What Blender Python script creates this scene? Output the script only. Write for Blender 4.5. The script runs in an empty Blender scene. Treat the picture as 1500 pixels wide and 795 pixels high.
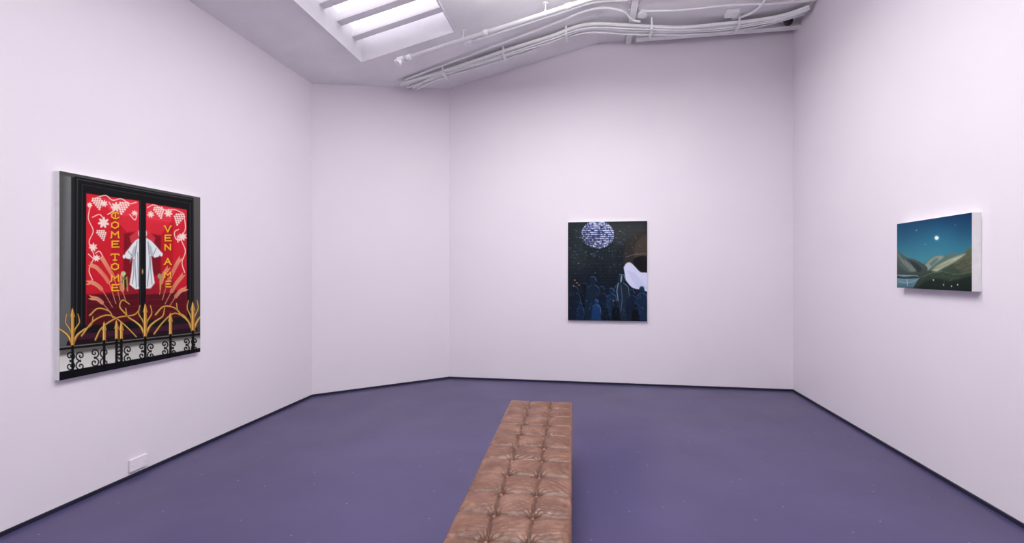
import bpy, math, random
import numpy as np
from mathutils import Vector
random.seed(7); rng=np.random.default_rng(5)
SCN=bpy.context.scene
try:
    SCN.view_settings.view_transform='Standard'; SCN.view_settings.look='None'
except Exception as e: print(e)
COL=SCN.collection

# ------------------------------------------------------------ materials
def new_mat(name):
    m=bpy.data.materials.new(name); m.use_nodes=True
    nt=m.node_tree; b=nt.nodes['Principled BSDF']
    return m,nt,b
def noise_mat(name,c1,c2,scale=5,rough=.6,bump=.0,bscale=80,spec=.5,detail=4,rr=0):
    m,nt,b=new_mat(name)
    tc=nt.nodes.new('ShaderNodeTexCoord')
    n=nt.nodes.new('ShaderNodeTexNoise'); n.inputs['Scale'].default_value=scale; n.inputs['Detail'].default_value=detail
    r=nt.nodes.new('ShaderNodeValToRGB'); r.color_ramp.elements[0].position=.3; r.color_ramp.elements[1].position=.7
    r.color_ramp.elements[0].color=c1; r.color_ramp.elements[1].color=c2
    nt.links.new(tc.outputs['Object'],n.inputs['Vector']); nt.links.new(n.outputs['Fac'],r.inputs['Fac'])
    nt.links.new(r.outputs['Color'],b.inputs['Base Color'])
    b.inputs['Roughness'].default_value=rough; b.inputs['Specular IOR Level'].default_value=spec
    if bump>0:
        n2=nt.nodes.new('ShaderNodeTexNoise'); n2.inputs['Scale'].default_value=bscale; n2.inputs['Detail'].default_value=4
        bp=nt.nodes.new('ShaderNodeBump'); bp.inputs['Strength'].default_value=bump; bp.inputs['Distance'].default_value=.01
        nt.links.new(tc.outputs['Object'],n2.inputs['Vector']); nt.links.new(n2.outputs['Fac'],bp.inputs['Height'])
        nt.links.new(bp.outputs['Normal'],b.inputs['Normal'])
    return m
M_wall=noise_mat('lavender_wall_paint',(.768,.720,.774,1),(.783,.735,.788,1),1.2,.75,.06,140,.2)
M_ceil=noise_mat('white_ceiling_paint',(.83,.82,.835,1),(.90,.89,.905,1),2.5,.6,.25,30,.4)
M_pipe=noise_mat('white_pipe_paint',(.89,.89,.89,1),(.94,.94,.94,1),8,.4,.2,60,.5)
M_base=noise_mat('navy_baseboard',(.008,.009,.024,1),(.014,.014,.035,1),6,.5)
M_canvas=noise_mat('primed_canvas_edge',(.82,.82,.82,1),(.88,.88,.88,1),20,.8,.2,200,.2)
M_plate=noise_mat('outlet_plastic',(.78,.73,.78,1),(.82,.77,.81,1),5,.4)
M_dark=noise_mat('smoked_dome',(.01,.01,.012,1),(.02,.02,.025,1),5,.15)
M_wood=noise_mat('dark_walnut',(.05,.025,.015,1),(.09,.045,.025,1),9,.45)
M_button=noise_mat('leather_button',(.16,.060,.034,1),(.26,.11,.065,1),60,.28)

# floor paint
M_floor,nt,b=new_mat('purple_floor_paint')
tc=nt.nodes.new('ShaderNodeTexCoord')
n=nt.nodes.new('ShaderNodeTexNoise'); n.inputs['Scale'].default_value=.9; n.inputs['Detail'].default_value=6
r=nt.nodes.new('ShaderNodeValToRGB')
r.color_ramp.elements[0].position=.3; r.color_ramp.elements[0].color=(.054,.044,.114,1)
r.color_ramp.elements[1].position=.72; r.color_ramp.elements[1].color=(.072,.060,.150,1)
nt.links.new(tc.outputs['Object'],n.inputs['Vector']); nt.links.new(n.outputs['Fac'],r.inputs['Fac'])
v=nt.nodes.new('ShaderNodeTexVoronoi'); v.inputs['Scale'].default_value=2.4; v.voronoi_dimensions='2D'
nt.links.new(tc.outputs['Object'],v.inputs['Vector'])
lt=nt.nodes.new('ShaderNodeMath'); lt.operation='LESS_THAN'; lt.inputs[1].default_value=.012
nt.links.new(v.outputs['Distance'],lt.inputs[0])
mx=nt.nodes.new('ShaderNodeMix'); mx.data_type='RGBA'
nt.links.new(lt.outputs[0],mx.inputs[0]); nt.links.new(r.outputs['Color'],mx.inputs[6]); mx.inputs[7].default_value=(.26,.24,.33,1)
nt.links.new(mx.outputs[2],b.inputs['Base Color'])
n3=nt.nodes.new('ShaderNodeTexNoise'); n3.inputs['Scale'].default_value=2; n3.inputs['Detail'].default_value=3
mr=nt.nodes.new('ShaderNodeMapRange'); mr.inputs['To Min'].default_value=.28; mr.inputs['To Max'].default_value=.42
nt.links.new(tc.outputs['Object'],n3.inputs['Vector']); nt.links.new(n3.outputs['Fac'],mr.inputs['Value']); nt.links.new(mr.outputs[0],b.inputs['Roughness'])
b.inputs['Specular IOR Level'].default_value=.40
bp=nt.nodes.new('ShaderNodeBump'); bp.inputs['Strength'].default_value=.06; bp.inputs['Distance'].default_value=.01
n4=nt.nodes.new('ShaderNodeTexNoise'); n4.inputs['Scale'].default_value=10; n4.inputs['Detail'].default_value=2
nt.links.new(tc.outputs['Object'],n4.inputs['Vector']); nt.links.new(n4.outputs['Fac'],bp.inputs['Height']); nt.links.new(bp.outputs['Normal'],b.inputs['Normal'])

# leather
M_leather,nt,b=new_mat('brown_aged_leather')
tc=nt.nodes.new('ShaderNodeTexCoord')
n=nt.nodes.new('ShaderNodeTexNoise'); n.inputs['Scale'].default_value=9; n.inputs['Detail'].default_value=10; n.inputs['Roughness'].default_value=.68
r=nt.nodes.new('ShaderNodeValToRGB')
r.color_ramp.elements[0].position=.32; r.color_ramp.elements[0].color=(.090,.034,.018,1)
r.color_ramp.elements[1].position=.72; r.color_ramp.elements[1].color=(.245,.130,.083,1)
e=r.color_ramp.elements.new(.52); e.color=(.148,.063,.036,1)
nt.links.new(tc.outputs['Object'],n.inputs['Vector']); nt.links.new(n.outputs['Fac'],r.inputs['Fac'])
vv=nt.nodes.new('ShaderNodeTexVoronoi'); vv.feature='DISTANCE_TO_EDGE'; vv.inputs['Scale'].default_value=30
nd=nt.nodes.new('ShaderNodeTexNoise'); nd.inputs['Scale'].default_value=14; nd.inputs['Detail'].default_value=8
nt.links.new(tc.outputs['Object'],nd.inputs['Vector'])
md=nt.nodes.new('ShaderNodeMix'); md.data_type='RGBA'; md.inputs[0].default_value=.25
nt.links.new(tc.outputs['Object'],md.inputs[6]); nt.links.new(nd.outputs['Color'],md.inputs[7]); nt.links.new(md.outputs[2],vv.inputs['Vector'])
at=nt.nodes.new('ShaderNodeAttribute'); at.attribute_name='wear_and_shade'  # worn edges plus painted crease shade, multiplied into the leather colour
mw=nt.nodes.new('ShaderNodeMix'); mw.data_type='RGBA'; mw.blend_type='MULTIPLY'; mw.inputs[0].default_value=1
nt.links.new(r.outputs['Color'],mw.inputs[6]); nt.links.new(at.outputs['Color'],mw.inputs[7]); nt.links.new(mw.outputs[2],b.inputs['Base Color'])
b.inputs['Roughness'].default_value=.35; b.inputs['Specular IOR Level'].default_value=.48
ad=nt.nodes.new('ShaderNodeMath'); ad.operation='ADD'
mn=nt.nodes.new('ShaderNodeMath'); mn.operation='MINIMUM'; mn.inputs[1].default_value=.12
nt.links.new(vv.outputs['Distance'],mn.inputs[0]); nt.links.new(mn.outputs[0],ad.inputs[0]); nt.links.new(nd.outputs['Fac'],ad.inputs[1])
bp=nt.nodes.new('ShaderNodeBump'); bp.inputs['Strength'].default_value=.4; bp.inputs['Distance'].default_value=.010
nt.links.new(ad.outputs[0],bp.inputs['Height']); nt.links.new(bp.outputs['Normal'],b.inputs['Normal'])

# skylight frosted glass lit by daylight
M_glass,nt,b=new_mat('frosted_skylight_glass')
b.inputs['Base Color'].default_value=(.8,.78,.85,1); b.inputs['Roughness'].default_value=.3
b.inputs['Emission Color'].default_value=(.95,.91,1,1); b.inputs['Emission Strength'].default_value=1.3

# ------------------------------------------------------------ mesh helpers
def empty(name,loc=(0,0,0),rz=0):
    o=bpy.data.objects.new(name,None); o.location=loc; o.rotation_euler=(0,0,rz); o.empty_display_size=.2; COL.objects.link(o); return o
def mobj(name,verts,faces,mat,parent=None,smooth=False):
    me=bpy.data.meshes.new(name); me.from_pydata([tuple(v) for v in verts],[],faces); me.validate(); me.update()
    if mat: me.materials.append(mat)
    if smooth:
        for p in me.polygons: p.use_smooth=True
    o=bpy.data.objects.new(name,me); COL.objects.link(o)
    if parent: o.parent=parent
    return o
class Acc:
    def __init__(s): s.v=[]; s.f=[]
    def add(s,v,f):
        k=len(s.v); s.v+= [tuple(x) for x in v]; s.f+=[tuple(i+k for i in q) for q in f]
    def box(s,x0,x1,y0,y1,z0,z1):
        v=[(x,y,z) for x in(x0,x1) for y in(y0,y1) for z in(z0,z1)]
        s.add(v,[(0,1,3,2),(4,6,7,5),(0,4,5,1),(2,3,7,6),(0,2,6,4),(1,5,7,3)])
    def prism(s,pts,off):
        n=len(pts); off=Vector(off)
        v=[Vector(p) for p in pts]+[Vector(p)+off for p in pts]
        f=[tuple(range(n)),tuple(range(2*n-1,n-1,-1))]
        f+=[(i,i+n,(i+1)%n+n,(i+1)%n) for i in range(n)]
        s.add(v,f)
    def cyl(s,p0,p1,r0,r1=None,n=16):
        r1=r0 if r1 is None else r1
        p0=Vector(p0);p1=Vector(p1);d=(p1-p0).normalized()
        a=d.orthogonal().normalized(); bb=d.cross(a)
        v=[];f=[]
        for p,rr in((p0,r0),(p1,r1)):
            for i in range(n):
                t=2*math.pi*i/n; v.append(p+rr*(math.cos(t)*a+math.sin(t)*bb))
        for i in range(n): f.append((i,(i+1)%n,(i+1)%n+n,i+n))
        f.append(tuple(range(n-1,-1,-1))); f.append(tuple(range(n,2*n)))
        s.add(v,f)
    def tube(s,pts,r,n=10):
        P=[Vector(p) for p in pts]; v=[];f=[]
        up=Vector((0,0,1))
        for i,p in enumerate(P):
            d=(P[min(i+1,len(P)-1)]-P[max(i-1,0)]).normalized()
            a=d.cross(up)
            if a.length<.05: a=d.cross(Vector((0,1,0)))
            a.normalize(); bb=a.cross(d)
            for k in range(n):
                t=2*math.pi*k/n; v.append(p+r*(math.cos(t)*a+math.sin(t)*bb))
        for i in range(len(P)-1):
            for k in range(n):
                f.append((i*n+k,i*n+(k+1)%n,(i+1)*n+(k+1)%n,(i+1)*n+k))
        f.append(tuple(range(n))); f.append(tuple((len(P)-1)*n+k for k in range(n-1,-1,-1)))
        s.add(v,f)
    def ball(s,c,rx,ry,rz,n=16,m=10):
        v=[];f=[]
        for j in range(m+1):
            ph=math.pi*j/m
            for i in range(n):
                t=2*math.pi*i/n
                v.append((c[0]+rx*math.sin(ph)*math.cos(t),c[1]+ry*math.sin(ph)*math.sin(t),c[2]+rz*math.cos(ph)))
        for j in range(m):
            for i in range(n):
                f.append((j*n+i,(j+1)*n+i,(j+1)*n+(i+1)%n,j*n+(i+1)%n))
        s.add(v,f)
    def obj(s,name,mat,parent=None,smooth=False,fix=True):
        o=mobj(name,s.v,s.f,mat,parent,smooth)
        if fix:
            import bmesh
            bm=bmesh.new(); bm.from_mesh(o.data); bmesh.ops.remove_doubles(bm,verts=bm.verts,dist=1e-6) if smooth else None
            bmesh.ops.recalc_face_normals(bm,faces=bm.faces); bm.to_mesh(o.data); bm.free()
            if smooth:
                for p in o.data.polygons: p.use_smooth=True
        return o
def cr(pts,n=8):
    P=[np.array(p,float) for p in pts]; P=[2*P[0]-P[1]]+P+[2*P[-1]-P[-2]]; out=[]
    for i in range(1,len(P)-2):
        for k in range(n):
            t=k/n
            out.append(.5*((2*P[i])+(-P[i-1]+P[i+1])*t+(2*P[i-1]-5*P[i]+4*P[i+1]-P[i+2])*t*t+(-P[i-1]+3*P[i]-3*P[i+1]+P[i+2])*t**3))
    out.append(P[-2]); return out

# ------------------------------------------------------------ room shell
XL,XR,YB,YR=-3.41,2.59,6.70,-3.0
AY=5.45; BX=-2.025; XB=.10; ZF=4.70; SL=.234
def cz(x): return 3.88+SL*(x+3.41) if x<XB else ZF
a=Acc(); a.box(XL-.2,XR+.2,YR-.2,YB+.2,-.12,0); a.obj('floor',M_floor)
a=Acc(); a.prism([(XL,YR,0),(XL,AY,0),(XL,AY,cz(XL)),(XL,YR,cz(XL))],(-.12,0,0)); a.obj('wall_left',M_wall)
a=Acc(); a.prism([(XL,AY,0),(BX,YB,0),(BX,YB,cz(BX)),(XL,AY,cz(XL))],(-.085,.09,0)); a.obj('wall_angled',M_wall)
a=Acc(); a.prism([(BX,YB,0),(XR,YB,0),(XR,YB,ZF),(XB,YB,ZF),(BX,YB,cz(BX))],(0,.12,0)); a.obj('wall_back',M_wall)
a=Acc(); a.prism([(XR,YR,0),(XR,YB,0),(XR,YB,ZF),(XR,YR,ZF)],(.12,0,0)); a.obj('wall_right',M_wall)
a=Acc(); a.prism([(XL,YR,0),(XR,YR,0),(XR,YR,ZF),(XB,YR,ZF),(XL,YR,cz(XL))],(0,-.12,0)); a.obj('wall_rear',M_wall)
SX0,SX1,SY0,SY1=-2.70,-1.53,1.2,5.33
a=Acc()
def cq(x0,x1,y0,y1):
    a.prism([(x0,y0,cz(x0)),(x1,y0,cz(x1) if x1<=XB else ZF),(x1,y1,cz(x1) if x1<=XB else ZF),(x0,y1,cz(x0))],(0,0,.1))
ya,yb=YR-.12,YB+.12
cq(XL-.12,SX0,ya,yb); cq(SX0,SX1,ya,SY0); cq(SX0,SX1,SY1,yb); cq(SX1,XB-1e-4,ya,yb)
a.box(XB-1e-4,XR+.12,ya,yb,ZF,ZF+.1)
a.obj('ceiling',M_ceil)

def bb(name,p,q,nx,ny):
    a=Acc(); h=.025; t=.012
    a.prism([(p[0],p[1],0),(q[0],q[1],0),(q[0],q[1],h),(p[0],p[1],h)],(nx*t,ny*t,0)); return a.obj(name,M_base)
bb('baseboard_left',(XL,YR),(XL,AY),1,0)
bb('baseboard_angled',(XL,AY),(BX,YB),.68,-.73)
bb('baseboard_back',(BX,YB),(XR,YB),0,-1)
bb('baseboard_right',(XR,YR),(XR,YB),-1,0)

# ------------------------------------------------------------ skylight
sk=empty('skylight')
H=.30
a=Acc()
t=.02
def zz(x): return cz(x)
a.prism([(SX0,SY0,zz(SX0)-.015),(SX0,SY1,zz(SX0)-.015),(SX0,SY1,zz(SX0)+H),(SX0,SY0,zz(SX0)+H)],(t,0,0))
a.prism([(SX1,SY0,zz(SX1)-.015),(SX1,SY1,zz(SX1)-.015),(SX1,SY1,zz(SX1)+H),(SX1,SY0,zz(SX1)+H)],(-t,0,0))
for y,d in((SY0,t),(SY1,-t)):
    a.prism([(SX0+t,y,zz(SX0+t)-.015),(SX1-t,y,zz(SX1-t)-.015),(SX1-t,y,zz(SX1-t)+H),(SX0+t,y,zz(SX0+t)+H)],(0,d,0))
a.obj('curb_lining',M_ceil,sk)
a=Acc(); a.prism([(SX0-.05,SY0-.05,zz(SX0-.05)+H-.01),(SX1+.05,SY0-.05,zz(SX1+.05)+H-.01),(SX1+.05,SY1+.05,zz(SX1+.05)+H-.01),(SX0-.05,SY1+.05,zz(SX0-.05)+H-.01)],(0,0,.02)); a.obj('frosted_panes',M_glass,sk)
a=Acc()
y=SY1-.20
x0,x1=SX0+t,SX1-t
while y>SY0+.1:
    for (w,d0,d1) in((.03,-.012,-.10),(.10,-.10,-.125)):
        a.prism([(x0,y-w/2,zz(x0)+H+d1),(x1,y-w/2,zz(x1)+H+d1),(x1,y-w/2,zz(x1)+H+d0),(x0,y-w/2,zz(x0)+H+d0)],(0,w,0))
    y-=.34
a.obj('glazing_bars',M_ceil,sk)

# ------------------------------------------------------------ ceiling pipes
sp=empty('sprinkler_pipe')
Yp=5.36; a=Acc()
def pz(x): return cz(min(x,XB))-.11
a.tube([(-2.2,Yp,pz(-2.2)),(XB,Yp,pz(XB)),(XR,Yp,pz(XB))],.025,14)
for x in(-2.12,-1.2,-.25,.9,2.0):
    d=Vector((1,0,SL if x<XB else 0)).normalized()*.035; c=Vector((x,Yp,pz(x))); a.cyl(c-d,c+d,.033)
a.obj('pipe',M_pipe,sp,True)
a=Acc()
c=Vector((-2.2,Yp,pz(-2.2)))
a.cyl(c+Vector((-.05,0,-.012)),c+Vector((.03,0,.007)),.038); a.cyl(c+Vector((-.01,0,-.01)),c+Vector((-.01,-.05,-.06)),.02); a.cyl(c+Vector((-.01,-.05,-.06)),c+Vector((-.02,-.06,-.075)),.036,.036)
a.cyl(c+Vector((-.05,0,-.01)),c+Vector((-.09,0,-.02)),.02); a.obj('sprinkler_head',M_pipe,sp)
a=Acc()
for x in(-1.45,-.5,.5,1.6):
    a.cyl((x,Yp,pz(x)+.02),(x,Yp,cz(x)),.009); a.cyl((x-.012,Yp,pz(x)),(x+.012,Yp,pz(x)),.034); a.cyl((x,Yp,cz(x)-.012),(x,Yp,cz(x)),.035)
a.obj('hangers',M_pipe,sp)

cb=empty('conduit_bundle')
base=[(-2.50,6.1),(-2.0,6.1),(-1.5,6.1),(-1.0,6.1),(-.5,6.1),(-.05,6.1),(.5,6.2),(1.1,6.3),(1.6,6.34),(2.0,6.33),(2.3,6.25),(2.52,6.12)]
zr=[cz(x)-.05 for x,_ in base[:5]]+[4.63,4.615,4.595,4.615,4.63,4.64,4.645]
a=Acc()
offs=[(-.075,0,.021),(-.03,.004,.017),(.01,-.012,.013),(.04,.006,.019),(.085,0,.015),(-.01,-.032,.009),(.06,-.030,.011),(-.055,-.03,.010)]
for i,(dy,dz,rr) in enumerate(offs):
    pts=[]
    for j,((x,y),z) in enumerate(zip(base,zr)):
        w=random.uniform(-.018,.018)
        pts.append((x+(.03*i if j==0 else 0),y+dy+w,z+dz+random.uniform(-.012,.006)))
    a.tube(cr(pts,6),rr,10)
a.obj('conduits',M_pipe,cb,True)
a=Acc()
for x in(-1.9,-1.1,-.3):
    a.prism([(x-.015,5.99,cz(x-.015)-.102),(x+.015,5.99,cz(x+.015)-.102),(x+.015,6.21,cz(x+.015)-.102),(x-.015,6.21,cz(x-.015)-.102)],(0,0,.006))
    for yy in(5.99,6.21): a.box(x-.012,x+.012,yy-.004,yy+.004,cz(x)-.099,cz(x)+.0)
for x,y,z in((.75,6.24,4.551),(1.8,6.34,4.566)):
    a.box(x-.015,x+.015,y-.11,y+.11,z,z+.006)
    for yy in(y-.11,y+.11): a.box(x-.012,x+.012,yy-.004,yy+.004,z,ZF)
a.obj('straps',M_pipe,cb)

c2=empty('ceiling_conduit')
a=Acc()
pts=[(-2.42,6.0,cz(-2.42)-.03),(-1.8,5.93,cz(-1.8)-.03),(-1.0,5.85,cz(-1.0)-.03),(-.4,5.78,cz(-.4)-.03),(-.1,5.72,4.62),(.15,5.72,4.65),(.38,5.82,4.64),(.5,6.0,4.625),(.6,6.05,4.62)]
a.tube(cr(pts,8),.014,10)
pts=[(-1.42,5.62,cz(-1.42)-.02),(-.9,5.62,cz(-.9)-.02),(-.3,5.62,cz(-.3)-.02),(.05,5.62,cz(.05)-.025),(.4,5.60,4.645),(.7,5.60,4.675),(2.5,5.62,4.675)]
a.tube(cr(pts,6),.011,10)
pts=[(1.72,6.28,4.675),(1.85,6.22,4.67),(1.95,6.1,4.67),(1.98,5.9,4.67),(1.97,5.5,4.67),(1.97,4.6,4.67)]
a.tube(cr(pts,8),.016,10)
pts=[(.62,5.9,4.665),(1.1,5.95,4.665),(1.6,5.93,4.665),(2.1,5.98,4.665),(2.56,5.98,4.665)]
a.tube(cr(pts,8),.012,10)
a.obj('thin_conduit',M_pipe,c2,True)
a=Acc(); a.cyl((.62,5.98,ZF),(.62,5.98,ZF-.05),.06,n=20); a.box(1.62,1.76,6.08,6.2,ZF-.05,ZF); a.cyl((-1.46,5.62,cz(-1.46)-.045),(-1.46,5.62,cz(-1.46)+.005),.05,n=20); a.obj('junction_boxes',M_pipe,c2)

jb=empty('ceiling_joist')
a=Acc()
a.box(.50,.515,YR,YB,4.66,ZF); a.box(.47,.545,YR,YB,4.655,4.665)
a.box(.6,XR,6.50,6.52,4.62,ZF); a.box(.6,XR,6.46,6.56,4.61,4.625)
a.obj('steel_angles',M_pipe,jb)
a=Acc()
for yy in (5.75,5.9): 
    for dx in(-.05,.06): a.ball((.51+dx,yy,ZF-.002),.014,.014,.01,8,6)
for k in range(9): a.ball((.75+k*.2,6.485,4.608),.01,.01,.008,8,6)
a.obj('rivets',M_pipe,jb,True)

sc_=empty('security_camera')
a=Acc(); a.cyl((2.42,6.40,ZF),(2.42,6.40,ZF-.04),.07,n=28); a.obj('mount',M_pipe,sc_)
a=Acc(); a.ball((2.42,6.40,ZF-.045),.055,.055,.06,20,12); a.obj('dome',M_dark,sc_,True)

op=empty('outlet_cover_plate')
a=Acc(); a.box(XL,XL+.014,3.06,3.205,.045,.138); o=a.obj('plate',M_plate,op)
bv=o.modifiers.new('bev','BEVEL'); bv.width=.003; bv.segments=2
a=Acc()
for yy in(3.085,3.18): a.cyl((XL+.014,yy,.093),(XL+.017,yy,.093),.005,n=10)
a.obj('screws',M_plate,op)

# ------------------------------------------------------------ paintings (vertex painted canvases)
def homog(quad):
    src=[(0,0),(1,0),(1,1),(0,1)]; A=[];B=[]
    for (u,v),(x,y) in zip(src,quad):
        A.append([u,v,1,0,0,0,-u*x,-v*x]);B.append(x); A.append([0,0,0,u,v,1,-u*y,-v*y]);B.append(y)
    h=np.linalg.solve(np.array(A,float),np.array(B,float)); return np.append(h,1).reshape(3,3)
class Pic:
    """painting pigment evaluated on the canvas; shapes given in measured sketch units, rectified to the canvas plane"""
    def __init__(s,nw,nh,quad,bg):
        s.nw,s.nh=nw,nh
        u,v=np.meshgrid(np.linspace(0,1,nw),np.linspace(0,1,nh)); Hm=homog(quad)
        w=Hm[2,0]*u+Hm[2,1]*v+1
        s.U=u.ravel(); s.V=v.ravel()
        s.X=((Hm[0,0]*u+Hm[0,1]*v+Hm[0,2])/w).ravel(); s.Y=((Hm[1,0]*u+Hm[1,1]*v+Hm[1,2])/w).ravel()
        s.im=np.tile(np.array(bg,float),(nw*nh,1))
    def sel(s,x0,x1,y0,y1,p=3): return np.nonzero((s.X>x0-p)&(s.X<x1+p)&(s.Y>y0-p)&(s.Y<y1+p))[0]
    def put(s,idx,sd,col,al=1,aa=.4):
        m=(np.clip(.5-sd/(2*aa),0,1)*al)[:,None]; s.im[idx]=s.im[idx]*(1-m)+np.array(col,float)*m
    def ell(s,cx,cy,rx,ry,col,al=1,rot=0,aa=.4):
        R=max(rx,ry)+aa; i=s.sel(cx-R,cx+R,cy-R,cy+R)
        if len(i)==0:return
        dx=s.X[i]-cx;dy=s.Y[i]-cy;c,n=math.cos(rot),math.sin(rot)
        a=(dx*c+dy*n)/rx; b=(-dx*n+dy*c)/ry
        s.put(i,(np.sqrt(a*a+b*b)-1)*min(rx,ry),col,al,aa)
    def line(s,pts,w,col,al=1,w1=None,aa=.4):
        P=np.array(pts,float); W=np.linspace(w,w if w1 is None else w1,len(P))/2; m=max(W)+aa
        i=s.sel(P[:,0].min()-m,P[:,0].max()+m,P[:,1].min()-m,P[:,1].max()+m)
        if len(i)==0:return
        x=s.X[i];y=s.Y[i];sd=np.full(len(i),1e9)
        for k in range(len(P)-1):
            dx,dy=P[k+1]-P[k];L=dx*dx+dy*dy+1e-9
            t=np.clip(((x-P[k,0])*dx+(y-P[k,1])*dy)/L,0,1)
            sd=np.minimum(sd,np.hypot(x-P[k,0]-t*dx,y-P[k,1]-t*dy)-(W[k]*(1-t)+W[k+1]*t))
        s.put(i,sd,col,al,aa)
    def poly(s,pts,col,al=1,aa=.4,col2=None):
        P=np.array(pts,float); i=s.sel(P[:,0].min(),P[:,0].max(),P[:,1].min(),P[:,1].max(),3+aa)
        if len(i)==0:return
        x=s.X[i];y=s.Y[i];ins=np.zeros(len(i),bool);d=np.full(len(i),1e9);n=len(P)
        for k in range(n):
            ax,ay=P[k];bx,by=P[(k+1)%n]
            c=((ay>y)!=(by>y))&(x<(bx-ax)*(y-ay)/((by-ay) if by!=ay else 1e-9)+ax); ins^=c
            dx,dy=bx-ax,by-ay;L=dx*dx+dy*dy+1e-9;t=np.clip(((x-ax)*dx+(y-ay)*dy)/L,0,1)
            d=np.minimum(d,np.hypot(x-ax-t*dx,y-ay-t*dy))
        if col2 is not None:
            tt=((y-P[:,1].min())/(P[:,1].max()-P[:,1].min()+1e-9))[:,None].clip(0,1); col=np.array(col)*(1-tt)+np.array(col2)*tt
        s.put(i,np.where(ins,-d,d),col,al,aa)
    def noise(s,nx,ny):
        g=rng.random((ny+1,nx+1)); fx=s.U*nx*.9999;fy=s.V*ny*.9999;ix=fx.astype(int);iy=fy.astype(int);fx-=ix;fy-=iy
        fx=fx*fx*(3-2*fx);fy=fy*fy*(3-2*fy)
        return (g[iy,ix]*(1-fx)+g[iy,ix+1]*fx)*(1-fy)+(g[iy+1,ix]*(1-fx)+g[iy+1,ix+1]*fx)*fy
def spiral(cx,cy,r,turn,a0,sgn=1,n=22,rmin=.12):
    return [(cx+r*(1-(1-rmin)*k/n)*math.cos(a0+sgn*turn*2*math.pi*k/n),cy+r*(1-(1-rmin)*k/n)*math.sin(a0+sgn*turn*2*math.pi*k/n)) for k in range(n+1)]

# --- shrine window painting
A=Pic(420,500,[(88,250),(294,289),(294,517),(88,557)],(24,25,27))
A.poly([(86,248),(112,253),(111,560),(86,560)],(112,114,112),col2=(84,86,86))
A.poly([(86,248),(98,250),(92,420),(86,470)],(60,62,62),.6,aa=4)
A.poly([(105,250),(112,250),(110,545),(104,545)],(30,31,32))
A.poly([(88,248),(296,286),(296,292),(88,256)],(72,74,70))
A.poly([(284,286),(296,288),(296,520),(285,520)],(86,84,80),col2=(60,58,56))
A.poly([(110,258),(282,291),(282,494),(110,512)],(12,12,14))
A.line([(113,262),(281,292)],1.2,(74,74,74),.9); A.line([(114,262),(113,505)],1.4,(56,58,60))
A.line([(121,270),(279,298)],1.,(50,50,53),.9); A.line([(121,270),(120,480)],1.,(48,50,52)); A.line([(279,298),(279,480)],1,(60,60,62))
RL=[(127,283),(204,294),(204,470),(126,477)]; RR=[(214,297),(274,307),(274,464),(214,469)]
for R in(RL,RR): A.poly(R,(212,30,48),col2=(186,22,38))
A.poly([(150,290),(204,294),(204,318),(166,316)],(236,70,84),.6,aa=1.5)
A.poly([(214,298),(258,306),(250,326),(214,322)],(236,70,84),.55,aa=1.5)
A.poly([(163,316),(204,324),(204,430),(163,436)],(176,18,36),.75,aa=1); A.poly([(214,328),(254,326),(254,430),(214,432)],(176,18,36),.75,aa=1)
A.poly([(166,318),(204,318),(204,338),(186,340)],(216,44,58),.8,aa=.8); A.poly([(214,322),(250,326),(236,344),(214,340)],(216,44,58),.8,aa=.8)
A.poly([(182,342),(204,340),(204,404),(180,410)],(110,10,24),.8,aa=1); A.poly([(214,342),(236,346),(236,404),(214,404)],(110,10,24),.8,aa=1)
A.poly([(190,346),(204,336),(204,352),(192,356)],(232,70,80),.7,aa=.8); A.poly([(214,336),(228,348),(226,356),(214,350)],(226,60,72),.7,aa=.8)
A.poly([(127,432),(204,426),(204,472),(126,478)],(66,10,20),.9,aa=2); A.poly([(214,428),(274,426),(274,465),(214,470)],(72,10,20),.9,aa=2)
A.poly([(165,420),(204,418),(204,430),(165,434)],(140,20,34)); A.poly([(214,418),(256,416),(256,430),(214,432)],(150,22,36))
for y in(440,449,458): A.line([(127,y+4),(204,y)],1.1,(118,18,32),.8); A.line([(214,y),(274,y-2)],1.1,(118,18,32),.8)
CR=(240,218,204)
def grapes(cx,cy,k_=1,fl=1):
    for r_,nn in enumerate((4,5,4,3,2,1)):
        for k in range(nn): A.ell(cx+(k-(nn-1)/2)*3.6*k_+fl*r_*.8,cy+r_*3.2*k_,1.65*k_,1.6*k_,CR)
def leaf(cx,cy,r_):
    for k in range(7):
        t=k*2*math.pi/7+.3; A.ell(cx+r_*.5*math.cos(t),cy+r_*.5*math.sin(t),r_*.55,r_*.24,CR,rot=t)
for g in((142,291,.95,1),(182,297,1,-1),(148,338,.85,1),(232,304,.95,1),(264,314,.95,-1),(265,345,.6,-1)): grapes(*g)
for l in((152,326,8),(170,303,7),(137,362,6),(153,298,5),(247,312,6),(268,347,6),(221,314,5),(197,312,4),(142,378,5),(132,300,4)): leaf(*l)
for p in([(133,300),(130,320),(137,338),(131,355),(138,375),(131,395),(136,410)],[(140,290),(155,286),(165,293),(178,291),(190,298),(200,296)],[(130,372),(140,380),(150,376),(146,368),(140,371)],
         [(136,318),(146,314),(152,320)],[(270,316),(272,335),(266,350),(272,368),(267,385),(271,400)],[(216,304),(226,300),(240,307),(256,307),(268,312)],[(160,296),(166,308),(158,314)],[(262,336),(256,340),(258,350),(266,352)],[(190,314),(198,322),(201,312)]):
    A.line(cr(p,6),1.3,CR)
def wheat(p,colr,fl):
    q=cr(p,8); A.line(q,1.0,colr)
    for k in range(len(q)//3,len(q)):
        x,y=q[k]; d=np.array(q[k])-np.array(q[k-1]); an=math.atan2(d[1],d[0])
        for sg in(-1,1): A.ell(x+2.2*math.cos(an+sg*.9),y+2.2*math.sin(an+sg*.9),2.4,.7,colr,rot=an+sg*.45)
TAN=(222,150,112)
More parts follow.
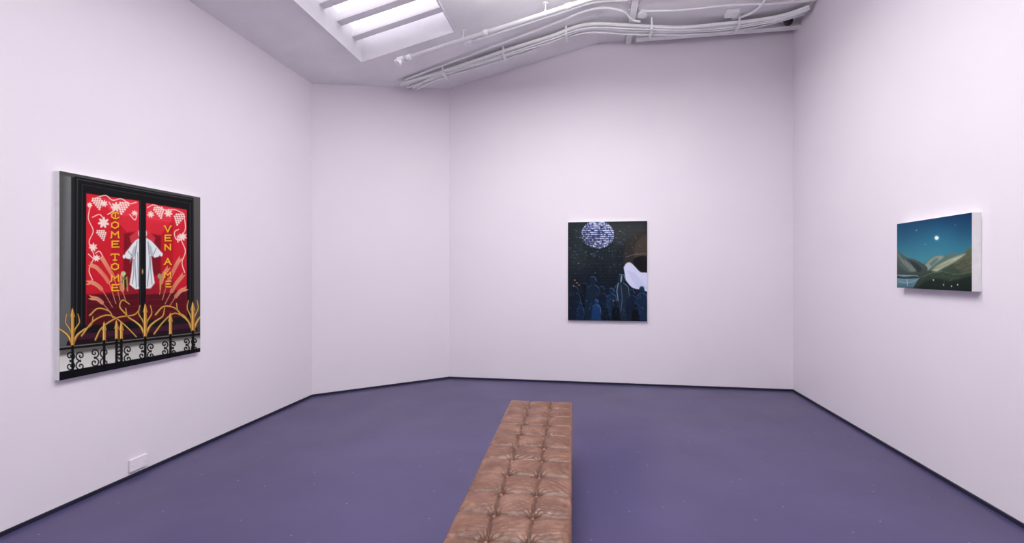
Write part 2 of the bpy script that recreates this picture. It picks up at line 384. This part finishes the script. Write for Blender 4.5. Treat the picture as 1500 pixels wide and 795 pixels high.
for p in([(170,445),(160,415),(145,395),(134,388)],[(165,450),(150,425),(138,415),(130,414)],[(176,440),(168,410),(156,388),(150,378)],[(160,455),(146,440),(134,436)],
         [(238,440),(246,415),(258,390),(264,380)],[(242,446),(256,420),(268,404)],[(248,450),(262,430),(272,424)],[(234,432),(238,408),(246,394)],[(184,440),(178,420),(176,404)]): wheat(p,TAN,1)
# gilt gothic capitals
G={'C':[[(.95,.22),(.7,.04),(.35,.08),(.1,.35),(.1,.68),(.35,.95),(.7,.98),(.98,.8)],[(.55,.25),(.55,.75)]],'O':[[(.5,0),(.1,.25),(.1,.75),(.5,1),(.9,.75),(.9,.25),(.5,0)]],
   'M':[[(0,1),(.08,.95),(.1,.05)],[(.1,.05),(.5,.55),(.9,.05)],[(.9,.05),(.92,.95),(1,1)]],
   'E':[[(.95,.05),(.15,.05),(.15,.95),(.98,.95)],[(.15,.5),(.8,.48)]],
   'T':[[(.0,.2),(.1,.05),(.9,.05),(1,.2)],[(.5,.05),(.5,.98)],[(.3,.98),(.7,.98)]],
   'V':[[(0,.05),(.12,.05),(.5,1),(.88,.05),(1,.05)]],
   'N':[[(.12,.98),(.12,.05),(.88,.95),(.88,.02)]],
   'A':[[(0,1),(.12,.95),(.5,.02),(.88,.95),(1,1)],[(.25,.62),(.75,.62)]]}
def glyph(ch,x,y,w,h):
    for st in G[ch]: A.line([(x+a_*w+.5,y+b_*h+.6) for a_,b_ in st],2.6,(110,30,10))
    for st in G[ch]: A.line([(x+a_*w-.2,y+b_*h-.2) for a_,b_ in st],2.0,(242,174,48),aa=.3)
for ch,y in zip('COME',(311,325,339,353)): glyph(ch,163,y,12,9.5)
for ch,y in zip('TO',(372,386)): glyph(ch,163,y,12,9.5)
for ch,y in zip('ME',(403,417)): glyph(ch,163,y,12,9.5)
for ch,y in zip('VEN',(331,344.5,358)): glyph(ch,241,y,10.5,9)
glyph('A',241,379,10.5,9)
for ch,y in zip('ME',(399,412.5)): glyph(ch,241,y,10.5,9)
# statue in draped robe
ST=(224,228,228)
A.poly([(204,349),(199,352),(194,357),(189,364),(184,370),(182,376),(186,379),(191,380),(195,376),(193,396),(190,417),(198,424),(221,423),(227,415),(224,396),(222,374),(227,378),(233,376),(237,370),(232,364),(227,358),(222,353),(214,348)],ST,aa=.7)
A.ell(209,342,6.4,8,(214,214,210)); A.ell(182,376,2,3,ST); A.ell(236.5,373,2.2,3,ST)
A.poly([(196,362),(201,358),(199,372),(190,386),(191,378)],(150,158,166),.6,aa=.8); A.poly([(218,356),(222,362),(226,378),(219,372)],(146,154,164),.6,aa=.8)
for p in([(201,354),(198,380),(200,421)],[(196,380),(196,400),(194,416)],[(217,354),(219,385),(216,420)],[(221,376),(221,395),(223,417)],[(188,368),(193,374)],[(229,364),(225,373)],[(202,370),(203,420)]): A.line(cr(p,5),1.2,(118,128,138),.85)
A.ell(184,412,5,9,(36,26,18)); A.line([(181,402),(181,424)],2.6,(206,168,100)); A.ell(181,401,3.5,3.5,(190,200,150)); A.ell(183,408,3,2,(90,110,60)); A.line([(186,406),(187,426)],2.2,(170,140,80))
A.line([(235,406),(235,424)],2.2,(190,150,80)); A.ell(234,405,3,4,(150,150,110)); A.line([(242,408),(242,424)],1.6,(160,30,40))
A.poly([(204,292),(214,294),(214,474),(204,476)],(10,10,12)); A.line([(205.8,294),(205.8,470)],.9,(70,70,74),.8)
A.ell(209,398,1.4,4.4,(110,86,46)); A.ell(209,398,.7,3,(200,170,110))
A.poly([(112,478),(281,466),(281,474),(112,488)],(18,17,19)); A.poly([(104,490),(285,474),(288,484),(100,502)],(60,22,40)); A.poly([(100,499),(290,481),(290,487),(98,506)],(30,14,24))
# marble kerb and ironwork
A.poly([(88,508),(296,488),(296,516),(88,548)],(176,174,166),col2=(220,220,214))
A.poly([(88,508),(296,488),(296,496),(88,521)],(50,48,44),.7,aa=2)
A.poly([(86,545),(296,511),(296,520),(86,560)],(14,15,18))
A.line([(88,511),(294,491)],3.2,(10,10,12)); A.line([(88,546),(294,514)],3.2,(8,8,10))
for k_ in range(6):
    f0=k_/6; sx=96+200*(1-(1-f0)**1.08); g_=1-.22*f0; yt=512-20*f0; yb_=545-32*f0; ym=(yt+yb_)/2; hh=(yb_-yt)*.27
    for sg in(-1,1):
        A.line(spiral(sx+15*g_+sg*7.5*g_,ym-hh*.85,hh*.85,1.3,math.pi/2,sg),1.9,(8,8,10)); A.line(spiral(sx+15*g_+sg*7.5*g_,ym+hh*.85,hh*.85,1.3,-math.pi/2,-sg),1.9,(8,8,10))
        A.line([(sx+15*g_+sg*7.5*g_,ym-1),(sx+15*g_+sg*7.5*g_,ym+1)],1.9,(8,8,10))
GD,GH,GS=(186,132,50),(240,206,124),(90,56,18)
def gline(p,w,w1=None):
    q=cr(p,8); A.line(q,w+1,GS,.9,(w1 or w)+.6); A.line(q,w,GD,1,w1); A.line([(x-.4,y-.5) for x,y in q],w*.4,GH,.9,(w1 or w)*.4)
for cx,y0_,y1_,k_ in((107,506,462,1),(213,494,448,.95),(283,487,446,.8)):
    for sg in(-1,1):
        gline([(cx,y0_),(cx+sg*6,y0_-14),(cx+sg*15*k_,y0_-22),(cx+sg*27*k_,y0_-30),(cx+sg*30*k_,y0_-42)],3.4,1.2)
        gline([(cx,y0_-4),(cx+sg*3,y0_-22),(cx+sg*10*k_,y0_-34),(cx+sg*8*k_,y0_-46)],2.2,1)
for p in([(120,492),(138,470),(160,462),(180,474),(200,494)],[(226,490),(240,472),(256,460),(272,468),(286,486)],[(140,498),(150,480),(172,466),(196,462),(204,455)],[(228,462),(240,450),(256,452),(266,462)],[(132,462),(144,452),(160,456),(166,466)],[(186,462),(176,450),(180,440),(190,446)]): gline(p,2,1.4)
for cx,y0_,y1_ in((107,507,450),(153,500,470),(171,498,468),(178,498,470),(213,495,444),(250,492,458),(283,487,442)):
    A.line([(cx,y0_),(cx,y1_+10)],5.4,GS); A.line([(cx,y0_),(cx,y1_+10)],4.2,GD); A.line([(cx-.9,y0_),(cx-.9,y1_+8)],1.2,GH)
    A.poly([(cx-3.8,y1_+14),(cx,y1_),(cx+3.8,y1_+14)],GD); A.line([(cx-.6,y1_+3),(cx-1,y1_+13)],1.1,GH); A.line([(cx,y0_),(cx,y0_+44-.06*(cx-88))],3.8,(8,8,10))

# --- disco ball painting
B=Pic(280,356,[(832,326),(948,322),(948,471),(832,468)],(24,30,35))
nz=B.noise(7,9)*.5+B.noise(24,12)*.3+B.noise(60,90)*.2
B.im=B.im*(.75+.5*nz[:,None])+np.array([0,3,4])*nz[:,None]
B.poly([(832,326),(866,325),(860,400),(832,420)],(42,52,52),.5,aa=14)
B.poly([(884,322),(948,320),(948,345),(900,362)],(64,66,62),.6,aa=8)
B.poly([(832,396),(948,400),(948,471),(832,469)],(8,19,34),.8,aa=10)
B.ell(950,374,38,37,(50,44,38),.8,aa=2); B.ell(954,368,26,26,(80,68,54),.6,aa=2)
for k in range(28): 
    y=336+k*4.6; B.line([(832,y),(948,y-2+rng.uniform(-2,2))],.7,(78,86,90),.2)
B.poly(cr([(913,391),(917,385),(923,384),(930,390),(938,398),(950,401),(952,426),(940,424),(926,421),(916,410)],5),(208,212,238),aa=.7)
for k in range(14):
    t=k/13; B.line([(918+t*14,396+t*24),(930+t*18,400+t*22)],.5,(140,146,196),.45)
B.poly(cr([(949,375),(938,374),(928,379),(928,386),(936,395),(950,399)],5),(18,17,20),1,aa=.8)
B.line([(916,376),(928,372),(948,370)],.8,(130,130,140),.7)
B.ell(875,343,24,20.5,(40,44,84))
for j in range(-10,11):
    la=j/11*math.pi/2; n_=max(4,int(30*math.cos(la)))
    for i_ in range(n_):
        lo=-math.pi/2+math.pi*(i_+.5)/n_; x=875+23.4*math.sin(lo)*math.cos(la); y=343+20*math.sin(la)
        li=(.82+.3*math.sin(lo+.5)*math.cos(la)-.3*math.sin(la))*rng.uniform(.5,1.3)
        c=np.clip(np.array([162,178,224])*li,0,255)
        q_=rng.random()
        if q_<.24: c=np.array([232,238,250])
        elif q_<.32: c=np.array([60,56,120])
        B.ell(x,y,1.3*math.cos(lo)+.25,.8,c,.95,aa=.3)
for k in range(240):
    an=rng.uniform(-.25,math.pi+.25); d_=24+90*rng.random()**1.3; x=875+d_*math.cos(an)*.95; y=343+d_*math.sin(an)
    if 833<x<947 and y<440 and not(x>911 and 374<y<428):
        c=[(110,144,190),(80,116,160),(196,206,226),(84,140,150),(90,104,136)][rng.integers(5)]
        B.ell(x,y,rng.uniform(.5,1.6),rng.uniform(.3,.65),c,rng.uniform(.3,.75)*(1 if y<400 else .5),rot=an+.4)
def person(cx,yh,hh,c,rim=None):
    B.ell(cx,yh,hh*.085,hh*.11,c,.95); B.poly(cr([(cx-hh*.04,yh+hh*.08),(cx-hh*.16,yh+hh*.18),(cx-hh*.2,yh+hh*.6),(cx-hh*.17,yh+hh),(cx+hh*.17,yh+hh),(cx+hh*.18,yh+hh*.55),(cx+hh*.15,yh+hh*.18),(cx+hh*.04,yh+hh*.08)],4),c,.95,aa=.6)
    if rim:
        B.line(cr([(cx-hh*.05,yh-hh*.1),(cx+hh*.05,yh-hh*.09),(cx+hh*.085,yh)],4),.8,rim,.8)
        B.line(cr([(cx+hh*.04,yh+hh*.1),(cx+hh*.15,yh+hh*.19),(cx+hh*.18,yh+hh*.45)],4),.8,rim,.7); B.line([(cx-hh*.04,yh+hh*.1),(cx-hh*.15,yh+hh*.19)],.7,rim,.5)
for cx,yh,hh,c,rm in((856,420,50,(8,14,24),(50,90,130)),(868,411,58,(16,32,50),(84,130,170)),(842,424,46,(12,24,40),(70,110,150)),(881,424,46,(12,24,40),(60,100,140)),(910,408,64,(26,40,54),(150,180,205)),(895,426,44,(18,40,66),(84,130,175)),(925,428,44,(14,28,48),(70,110,150)),(940,424,48,(20,40,66),(100,150,190)),(873,442,34,(22,54,98),(90,140,190)),(902,444,32,(6,11,20),(40,70,100)),(850,446,30,(16,34,62),(70,110,150)),(931,448,28,(6,8,18),(50,80,110)),(888,452,26,(8,16,28),(50,90,120))): person(cx,yh,hh,c,rm)
for k in range(240):
    x=rng.uniform(834,947); y=rng.uniform(428,469); an=rng.uniform(-1,2)
    c=[(34,80,130),(52,106,150),(24,50,100),(84,126,166),(6,10,20),(8,14,28)][rng.integers(6)]
    B.line([(x,y),(x+2.6*math.cos(an),y+2.6*math.sin(an))],rng.uniform(.5,1.1),c,rng.uniform(.2,.5))
for p,w_,c in(([(910,404),(909,412)],2,(160,185,215)),([(905,414),(903,426),(905,440)],1.2,(125,160,195)),([(909,418),(911,436),(909,455)],1,(84,110,150))): B.line(p,w_,c,.8)
for x,y in((842,410),(845,414),(840,418),(848,417),(898,440)): B.ell(x,y,1.1,.9,(214,120,60),.9)

# --- mountain landscape painting
C=Pic(280,190,[(1314,328),(1424,312),(1426,427),(1315,421)],(20,84,120))
t=np.clip((C.Y-312)/68,0,1)[:,None]; C.im=np.array([4,48,86])*(1-t)+np.array([60,132,148])*t
C.im+= (C.noise(8,5)-.5)[:,None]*5
d=np.hypot(C.X-1373,C.Y-348)[:,None]; C.im+=np.exp(-(d/26)**2)*np.array([6,14,14])
C.ell(1373,348.5,4.4,4.2,(96,156,170),.6,aa=2); C.ell(1373,348.5,2.9,2.8,(244,250,240),aa=.5); C.ell(1343,337,.6,.6,(190,220,230)); C.ell(1400,330,.5,.5,(190,220,230)); C.ell(1356,358,.5,.5,(190,220,230))
C.poly(cr([(1330,392),(1345,387),(1356,385),(1364,378),(1375,373),(1385,374),(1395,371),(1410,372),(1426,366),(1426,430),(1330,430)],4),(96,122,114),col2=(46,68,56))
C.poly(cr([(1354,390),(1364,380),(1374,375),(1384,376),(1372,386),(1360,397)],4),(150,166,150),.8,aa=1.6)
C.poly(cr([(1362,386),(1372,378),(1376,380),(1366,390)],4),(70,94,90),.6,aa=1.2)
C.poly(cr([(1312,364),(1320,370),(1330,377),(1340,379),(1350,384),(1360,392),(1356,402),(1340,408),(1312,412)],4),(86,102,98),col2=(46,58,52))
C.poly(cr([(1314,368),(1322,378),(1332,384),(1344,396),(1330,397),(1318,388)],4),(134,146,138),.7,aa=1.6)
C.poly(cr([(1316,374),(1324,386),(1334,396),(1326,398),(1316,390)],4),(66,80,76),.7,aa=1.2)
C.poly(cr([(1330,380),(1342,384),(1352,394),(1346,398),(1338,388)],4),(30,44,46),.8,aa=1.2)
for k in range(5): C.line([(1316+k*6,372+k*3),(1322+k*6,386+k*2.5)],.6,(30,44,46),.4)
C.poly([(1314,402),(1345,403),(1352,410),(1340,421),(1314,421)],(122,156,168),col2=(70,104,116))
C.poly(cr([(1314,403),(1326,405),(1342,404),(1348,407),(1330,408),(1314,407)],4),(40,50,46))
C.line(cr([(1318,412),(1330,414),(1342,411)],4),.8,(180,200,206),.6); C.line(cr([(1316,417),(1326,418),(1336,416)],4),.8,(50,80,90),.6)
C.poly(cr([(1338,424),(1346,410),(1358,398),(1370,392),(1384,384),(1398,378),(1412,372),(1428,364),(1428,432),(1336,432)],4),(88,106,82),col2=(18,34,28))
C.poly(cr([(1366,396),(1376,388),(1392,380),(1408,374),(1416,372),(1406,380),(1390,389),(1374,398)],4),(204,206,178),.8,aa=1.8)
C.poly(cr([(1368,394),(1384,386),(1398,381),(1392,386),(1376,394)],4),(124,134,104),.6,aa=1)
C.poly(cr([(1396,388),(1410,378),(1428,366),(1428,394),(1412,399)],4),(90,92,70),.8,aa=1.8)
C.line(cr([(1352,406),(1366,400),(1384,398),(1402,402),(1426,398)],5),.9,(150,152,116),.5)
C.line(cr([(1372,400),(1388,392),(1404,388),(1426,384)],5),1.2,(60,72,56),.5,aa=1); C.line(cr([(1360,410),(1380,404),(1400,408),(1426,404)],5),1.4,(70,88,62),.5,aa=1)
for k in range(200):
    x=rng.uniform(1350,1424); y=rng.uniform(380,424)
    if y>392+(1384-x)*.45:
        C.line([(x,y),(x+rng.uniform(3,8),y-rng.uniform(0,4))],rng.uniform(.4,1.1),[(26,42,32),(124,128,94),(54,76,54),(18,32,28)][rng.integers(4)],.35)
C.poly(cr([(1342,428),(1354,414),(1372,408),(1396,412),(1428,404),(1428,432)],4),(12,28,22),.8,aa=2)
for x,y in((1369,410),(1384,417),(1396,419),(1405,417)): C.ell(x,y,.9,1.1,(230,220,180))
C.line([(1385,412),(1385,420)],1,(60,70,56)); C.line([(1330,409),(1331,418)],.8,(220,230,230),.7)

def make_painting(name,pic,O,Uv,N,w,h,th,rough):
    root=empty(name); O=np.array(O,float);Uv=np.array(Uv,float);N=np.array(N,float);Z=np.array([0,0,1.])
    a=Acc(); p=[O,O+Uv*w,O+Uv*w-Z*h,O-Z*h]; a.prism([Vector(x) for x in p],Vector(N*(th-.0015))); o=a.obj('stretched_canvas',M_canvas,root)
    verts=O+N*th+pic.U[:,None]*w*Uv-pic.V[:,None]*h*Z
    nw,nh=pic.nw,pic.nh; k=(np.arange(nh-1)[:,None]*nw+np.arange(nw-1)).ravel()
    f=np.stack([k,k+nw,k+nw+1,k+1],1)
    me=bpy.data.meshes.new('painted_face'); me.from_pydata(verts.tolist(),[],f.tolist()); me.update()
    ca=me.color_attributes.new('pigment','FLOAT_COLOR','POINT')
    c=np.clip(pic.im/255,0,1); lin=np.where(c<=.04045,c/12.92,((c+.055)/1.055)**2.4)*.97
    ca.data.foreach_set('color',np.hstack([lin,np.ones((len(lin),1))]).astype(np.float32).ravel())
    m,nt,b=new_mat(name+'_pigment'); at=nt.nodes.new('ShaderNodeAttribute'); at.attribute_name='pigment'
    nt.links.new(at.outputs['Color'],b.inputs['Base Color']); b.inputs['Roughness'].default_value=rough; b.inputs['Specular IOR Level'].default_value=.12
    tc=nt.nodes.new('ShaderNodeTexCoord'); nn=nt.nodes.new('ShaderNodeTexNoise'); nn.inputs['Scale'].default_value=260
    bp=nt.nodes.new('ShaderNodeBump'); bp.inputs['Strength'].default_value=.08; bp.inputs['Distance'].default_value=.004
    nt.links.new(tc.outputs['Object'],nn.inputs['Vector']); nt.links.new(nn.outputs['Fac'],bp.inputs['Height']); nt.links.new(bp.outputs['Normal'],b.inputs['Normal'])
    me.materials.append(m); o=bpy.data.objects.new('painted_face',me); COL.objects.link(o); o.parent=root
make_painting('shrine_window_painting',A,(XL,2.562,2.198),(0,1,0),(1,0,0),1.125,1.350,.038,.5)
make_painting('disco_ball_painting',B,(-.308,YB-.002,2.232),(1,0,0),(0,-1,0),1.063,1.355,.038,.5)
make_painting('mountain_landscape_painting',C,(XR,4.475,1.947),(0,-1,0),(-1,0,0),.797,.532,.056,.5)

# ------------------------------------------------------------ tufted leather bench
bw,bl,ztop=.525,2.96,.455
bn=empty('tufted_leather_bench',(-.358,2.545,0),math.radians(2.05))
ed=[0,.0015,.005,.010,.015,.020]
xs=np.array(ed+list(np.linspace(.026,bw-.026,94))+[bw-e_ for e_ in reversed(ed)])
ys=np.array(ed+list(np.linspace(.026,bl-.026,560))+[bl-e_ for e_ in reversed(ed)])
X,Y=np.meshgrid(xs,ys); nc=3; nr=14; cw=bw/nc; cl=bl/nr
Xs=X+.003*np.sin(np.pi*2*Y/cl*1.0+3*np.round(X/cw)); Ys=Y+.004*np.sin(2*np.pi*X/cw+2.1*np.round(Y/cl))
rx=np.abs(Xs/cw-np.round(X/cw))*cw; ry=np.abs(Ys/cl-np.round(Y/cl))*cl
inx=(np.round(X/cw)>0)&(np.round(X/cw)<nc); iny=(np.round(Y/cl)>0)&(np.round(Y/cl)<nr)
gx=np.where(inx,np.exp(-(rx/.005)**2),0); gy=np.where(iny,np.exp(-(ry/.005)**2),0)
Rb=np.where(inx&iny,np.hypot(X/cw-np.round(X/cw),(Y/cl-np.round(Y/cl))*cl/cw)*cw,9)
pil=(np.abs(np.sin(np.pi*X/cw))**.6)*(np.abs(np.sin(np.pi*Y/cl))**.6)
seam=np.maximum(gx,gy)
Z=.013*pil-.006*seam-.019*np.exp(-(Rb/.024)**2)
ang=np.arctan2(Y/cl-np.round(Y/cl),X/cw-np.round(X/cw))
puck=np.cos(ang*12+3*np.sin(5*X+3*Y))*np.exp(-((Rb-.036)/.024)**2)
Z+=.0026*puck
wr=np.sin(70*X+14*np.sin(9*Y))*np.sin(43*Y+6*np.sin(13*X)); Z+=.0018*wr
wr2=np.abs(np.sin(31*X+9*np.sin(17*Y)+11*Y))**8; Z-=.0012*wr2
E=np.minimum(np.minimum(X,bw-X),np.minimum(Y,bl-Y)); rr=.020
drop=np.where(E<rr,rr-np.sqrt(np.maximum(0,rr*rr-(rr-E)**2)),0)
Zt=ztop+Z*np.clip(E/.018,0,1)-drop
wear_and_shade=1.0+.16*pil-.5*seam-.35*np.exp(-(Rb/.024)**2)+.10*puck-.14*wr2+.25*np.exp(-((E-.012)/.01)**2)  # seams, dimples and puckers shaded in colour; edges worn lighter
ny_,nx_=X.shape
V=[(X[j,i]-bw/2,Y[j,i]-bl/2,Zt[j,i]) for j in range(ny_) for i in range(nx_)]
F=[(j*nx_+i,j*nx_+i+1,(j+1)*nx_+i+1,(j+1)*nx_+i) for j in range(ny_-1) for i in range(nx_-1)]
ring=[i for i in range(nx_)]+[j*nx_+nx_-1 for j in range(1,ny_)]+[(ny_-1)*nx_+i for i in range(nx_-2,-1,-1)]+[j*nx_ for j in range(ny_-2,0,-1)]
prev=ring
for zl,bul in((.40,0),(.37,0),(.34,-.002),(.31,-.006),(.295,-.008)):
    cur=[]
    for q in ring:
        x,y,_=V[q]; dx=math.copysign(1,x) if abs(abs(x)-bw/2)<1e-5 else 0; dy=math.copysign(1,y) if abs(abs(y)-bl/2)<1e-5 else 0
        cur.append(len(V)); V.append((x+dx*bul,y+dy*bul,zl))
    n=len(ring)
    for k in range(n): F.append((prev[k],cur[k],cur[(k+1)%n],prev[(k+1)%n]))
    prev=cur
F.append(tuple(prev))
a=Acc(); a.v=V; a.f=F; cu=a.obj('cushion',M_leather,bn,True,False)
ca=cu.data.color_attributes.new('wear_and_shade','FLOAT_COLOR','POINT')
wv=np.ones(len(cu.data.vertices)); wv[:ny_*nx_]=wear_and_shade.ravel(); wv[ny_*nx_:]=.8; wv=wv.clip(.3,1.6)
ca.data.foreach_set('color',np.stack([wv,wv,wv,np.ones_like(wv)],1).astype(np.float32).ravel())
a=Acc()
for i in range(1,nc):
    for j in range(1,nr):
        a.ball((i*cw-bw/2,j*cl-bl/2,ztop-.017),.012,.012,.010,14,8)
a.obj('buttons',M_button,bn,True)
a=Acc()
hw,hl=bw/2-.006,bl/2-.006
a.tube([(-hw,-hl,.297),(hw,-hl,.297),(hw,hl,.297),(-hw,hl,.297),(-hw,-hl,.297)],.005,8)
a.obj('piping',M_button,bn)
a=Acc(); a.box(-bw/2+.02,bw/2-.02,-bl/2+.02,bl/2-.02,.235,.296); a.obj('frame_rail',M_wood,bn)
a=Acc()
for sx in(-1,1):
    for yy in(-bl/2+.09,0,bl/2-.09):
        x=sx*(bw/2-.06); a.prism([(x-.025,yy-.025,.236),(x+.025,yy-.025,.236),(x+.025,yy+.025,.236),(x-.025,yy+.025,.236)],(0,0,-.236))
a.obj('legs',M_wood,bn)

# ------------------------------------------------------------ lights (pendant fixtures added out of view to brighten walls and ceiling)
def added_fixture(x,y,z,L,W,P,U,rot=0):
    f=empty('added_light_fixture',(x,y,z),rot)
    a=Acc(); a.box(-W/2-.02,W/2+.02,-L/2-.03,L/2+.03,.005,.06); a.obj('housing',M_pipe,f)
    a=Acc()
    for yy in(-L/2*.8,L/2*.8):
        wx=x-math.sin(rot)*yy; a.cyl((0,yy,.06),(0,yy,cz(wx)-z),.006)
    a.obj('suspension_rods',M_pipe,f)
    for nm,e_,zz_,rx_ in(('room_fill_down',P,0,0),('ceiling_fill_up',U,.066,math.pi)):  # upward lamp added only to brighten the ceiling
        ld=bpy.data.lights.new(nm,'AREA'); ld.shape='RECTANGLE'; ld.size=W; ld.size_y=L; ld.energy=e_; ld.color=(1,.985,.985)
        lo=bpy.data.objects.new(nm,ld); COL.objects.link(lo); lo.parent=f; lo.location=(0,0,zz_); lo.rotation_euler=(rx_,0,0)
added_fixture(-.15,4.15,4.15,2.0,.30,70,56,math.pi/2)
added_fixture(-.15,2.3,4.12,2.0,.30,48,36,math.pi/2)
added_fixture(-1.0,.6,3.95,1.8,.30,26,14)
added_fixture(.5,.2,4.2,1.8,.30,30,14)
added_fixture(.2,-2,4.2,1.8,.30,30,12)
w=bpy.data.worlds.new('sky'); SCN.world=w; w.use_nodes=True
w.node_tree.nodes['Background'].inputs[0].default_value=(.85,.9,1,1); w.node_tree.nodes['Background'].inputs[1].default_value=.8

# ------------------------------------------------------------ camera
cd=bpy.data.cameras.new('camera'); cd.sensor_width=36; cd.lens=16.8; cd.clip_start=.05
co=bpy.data.objects.new('camera',cd); COL.objects.link(co); co.location=(0,0,1.55); co.rotation_euler=(math.pi/2,0,math.radians(9.33))
SCN.camera=co
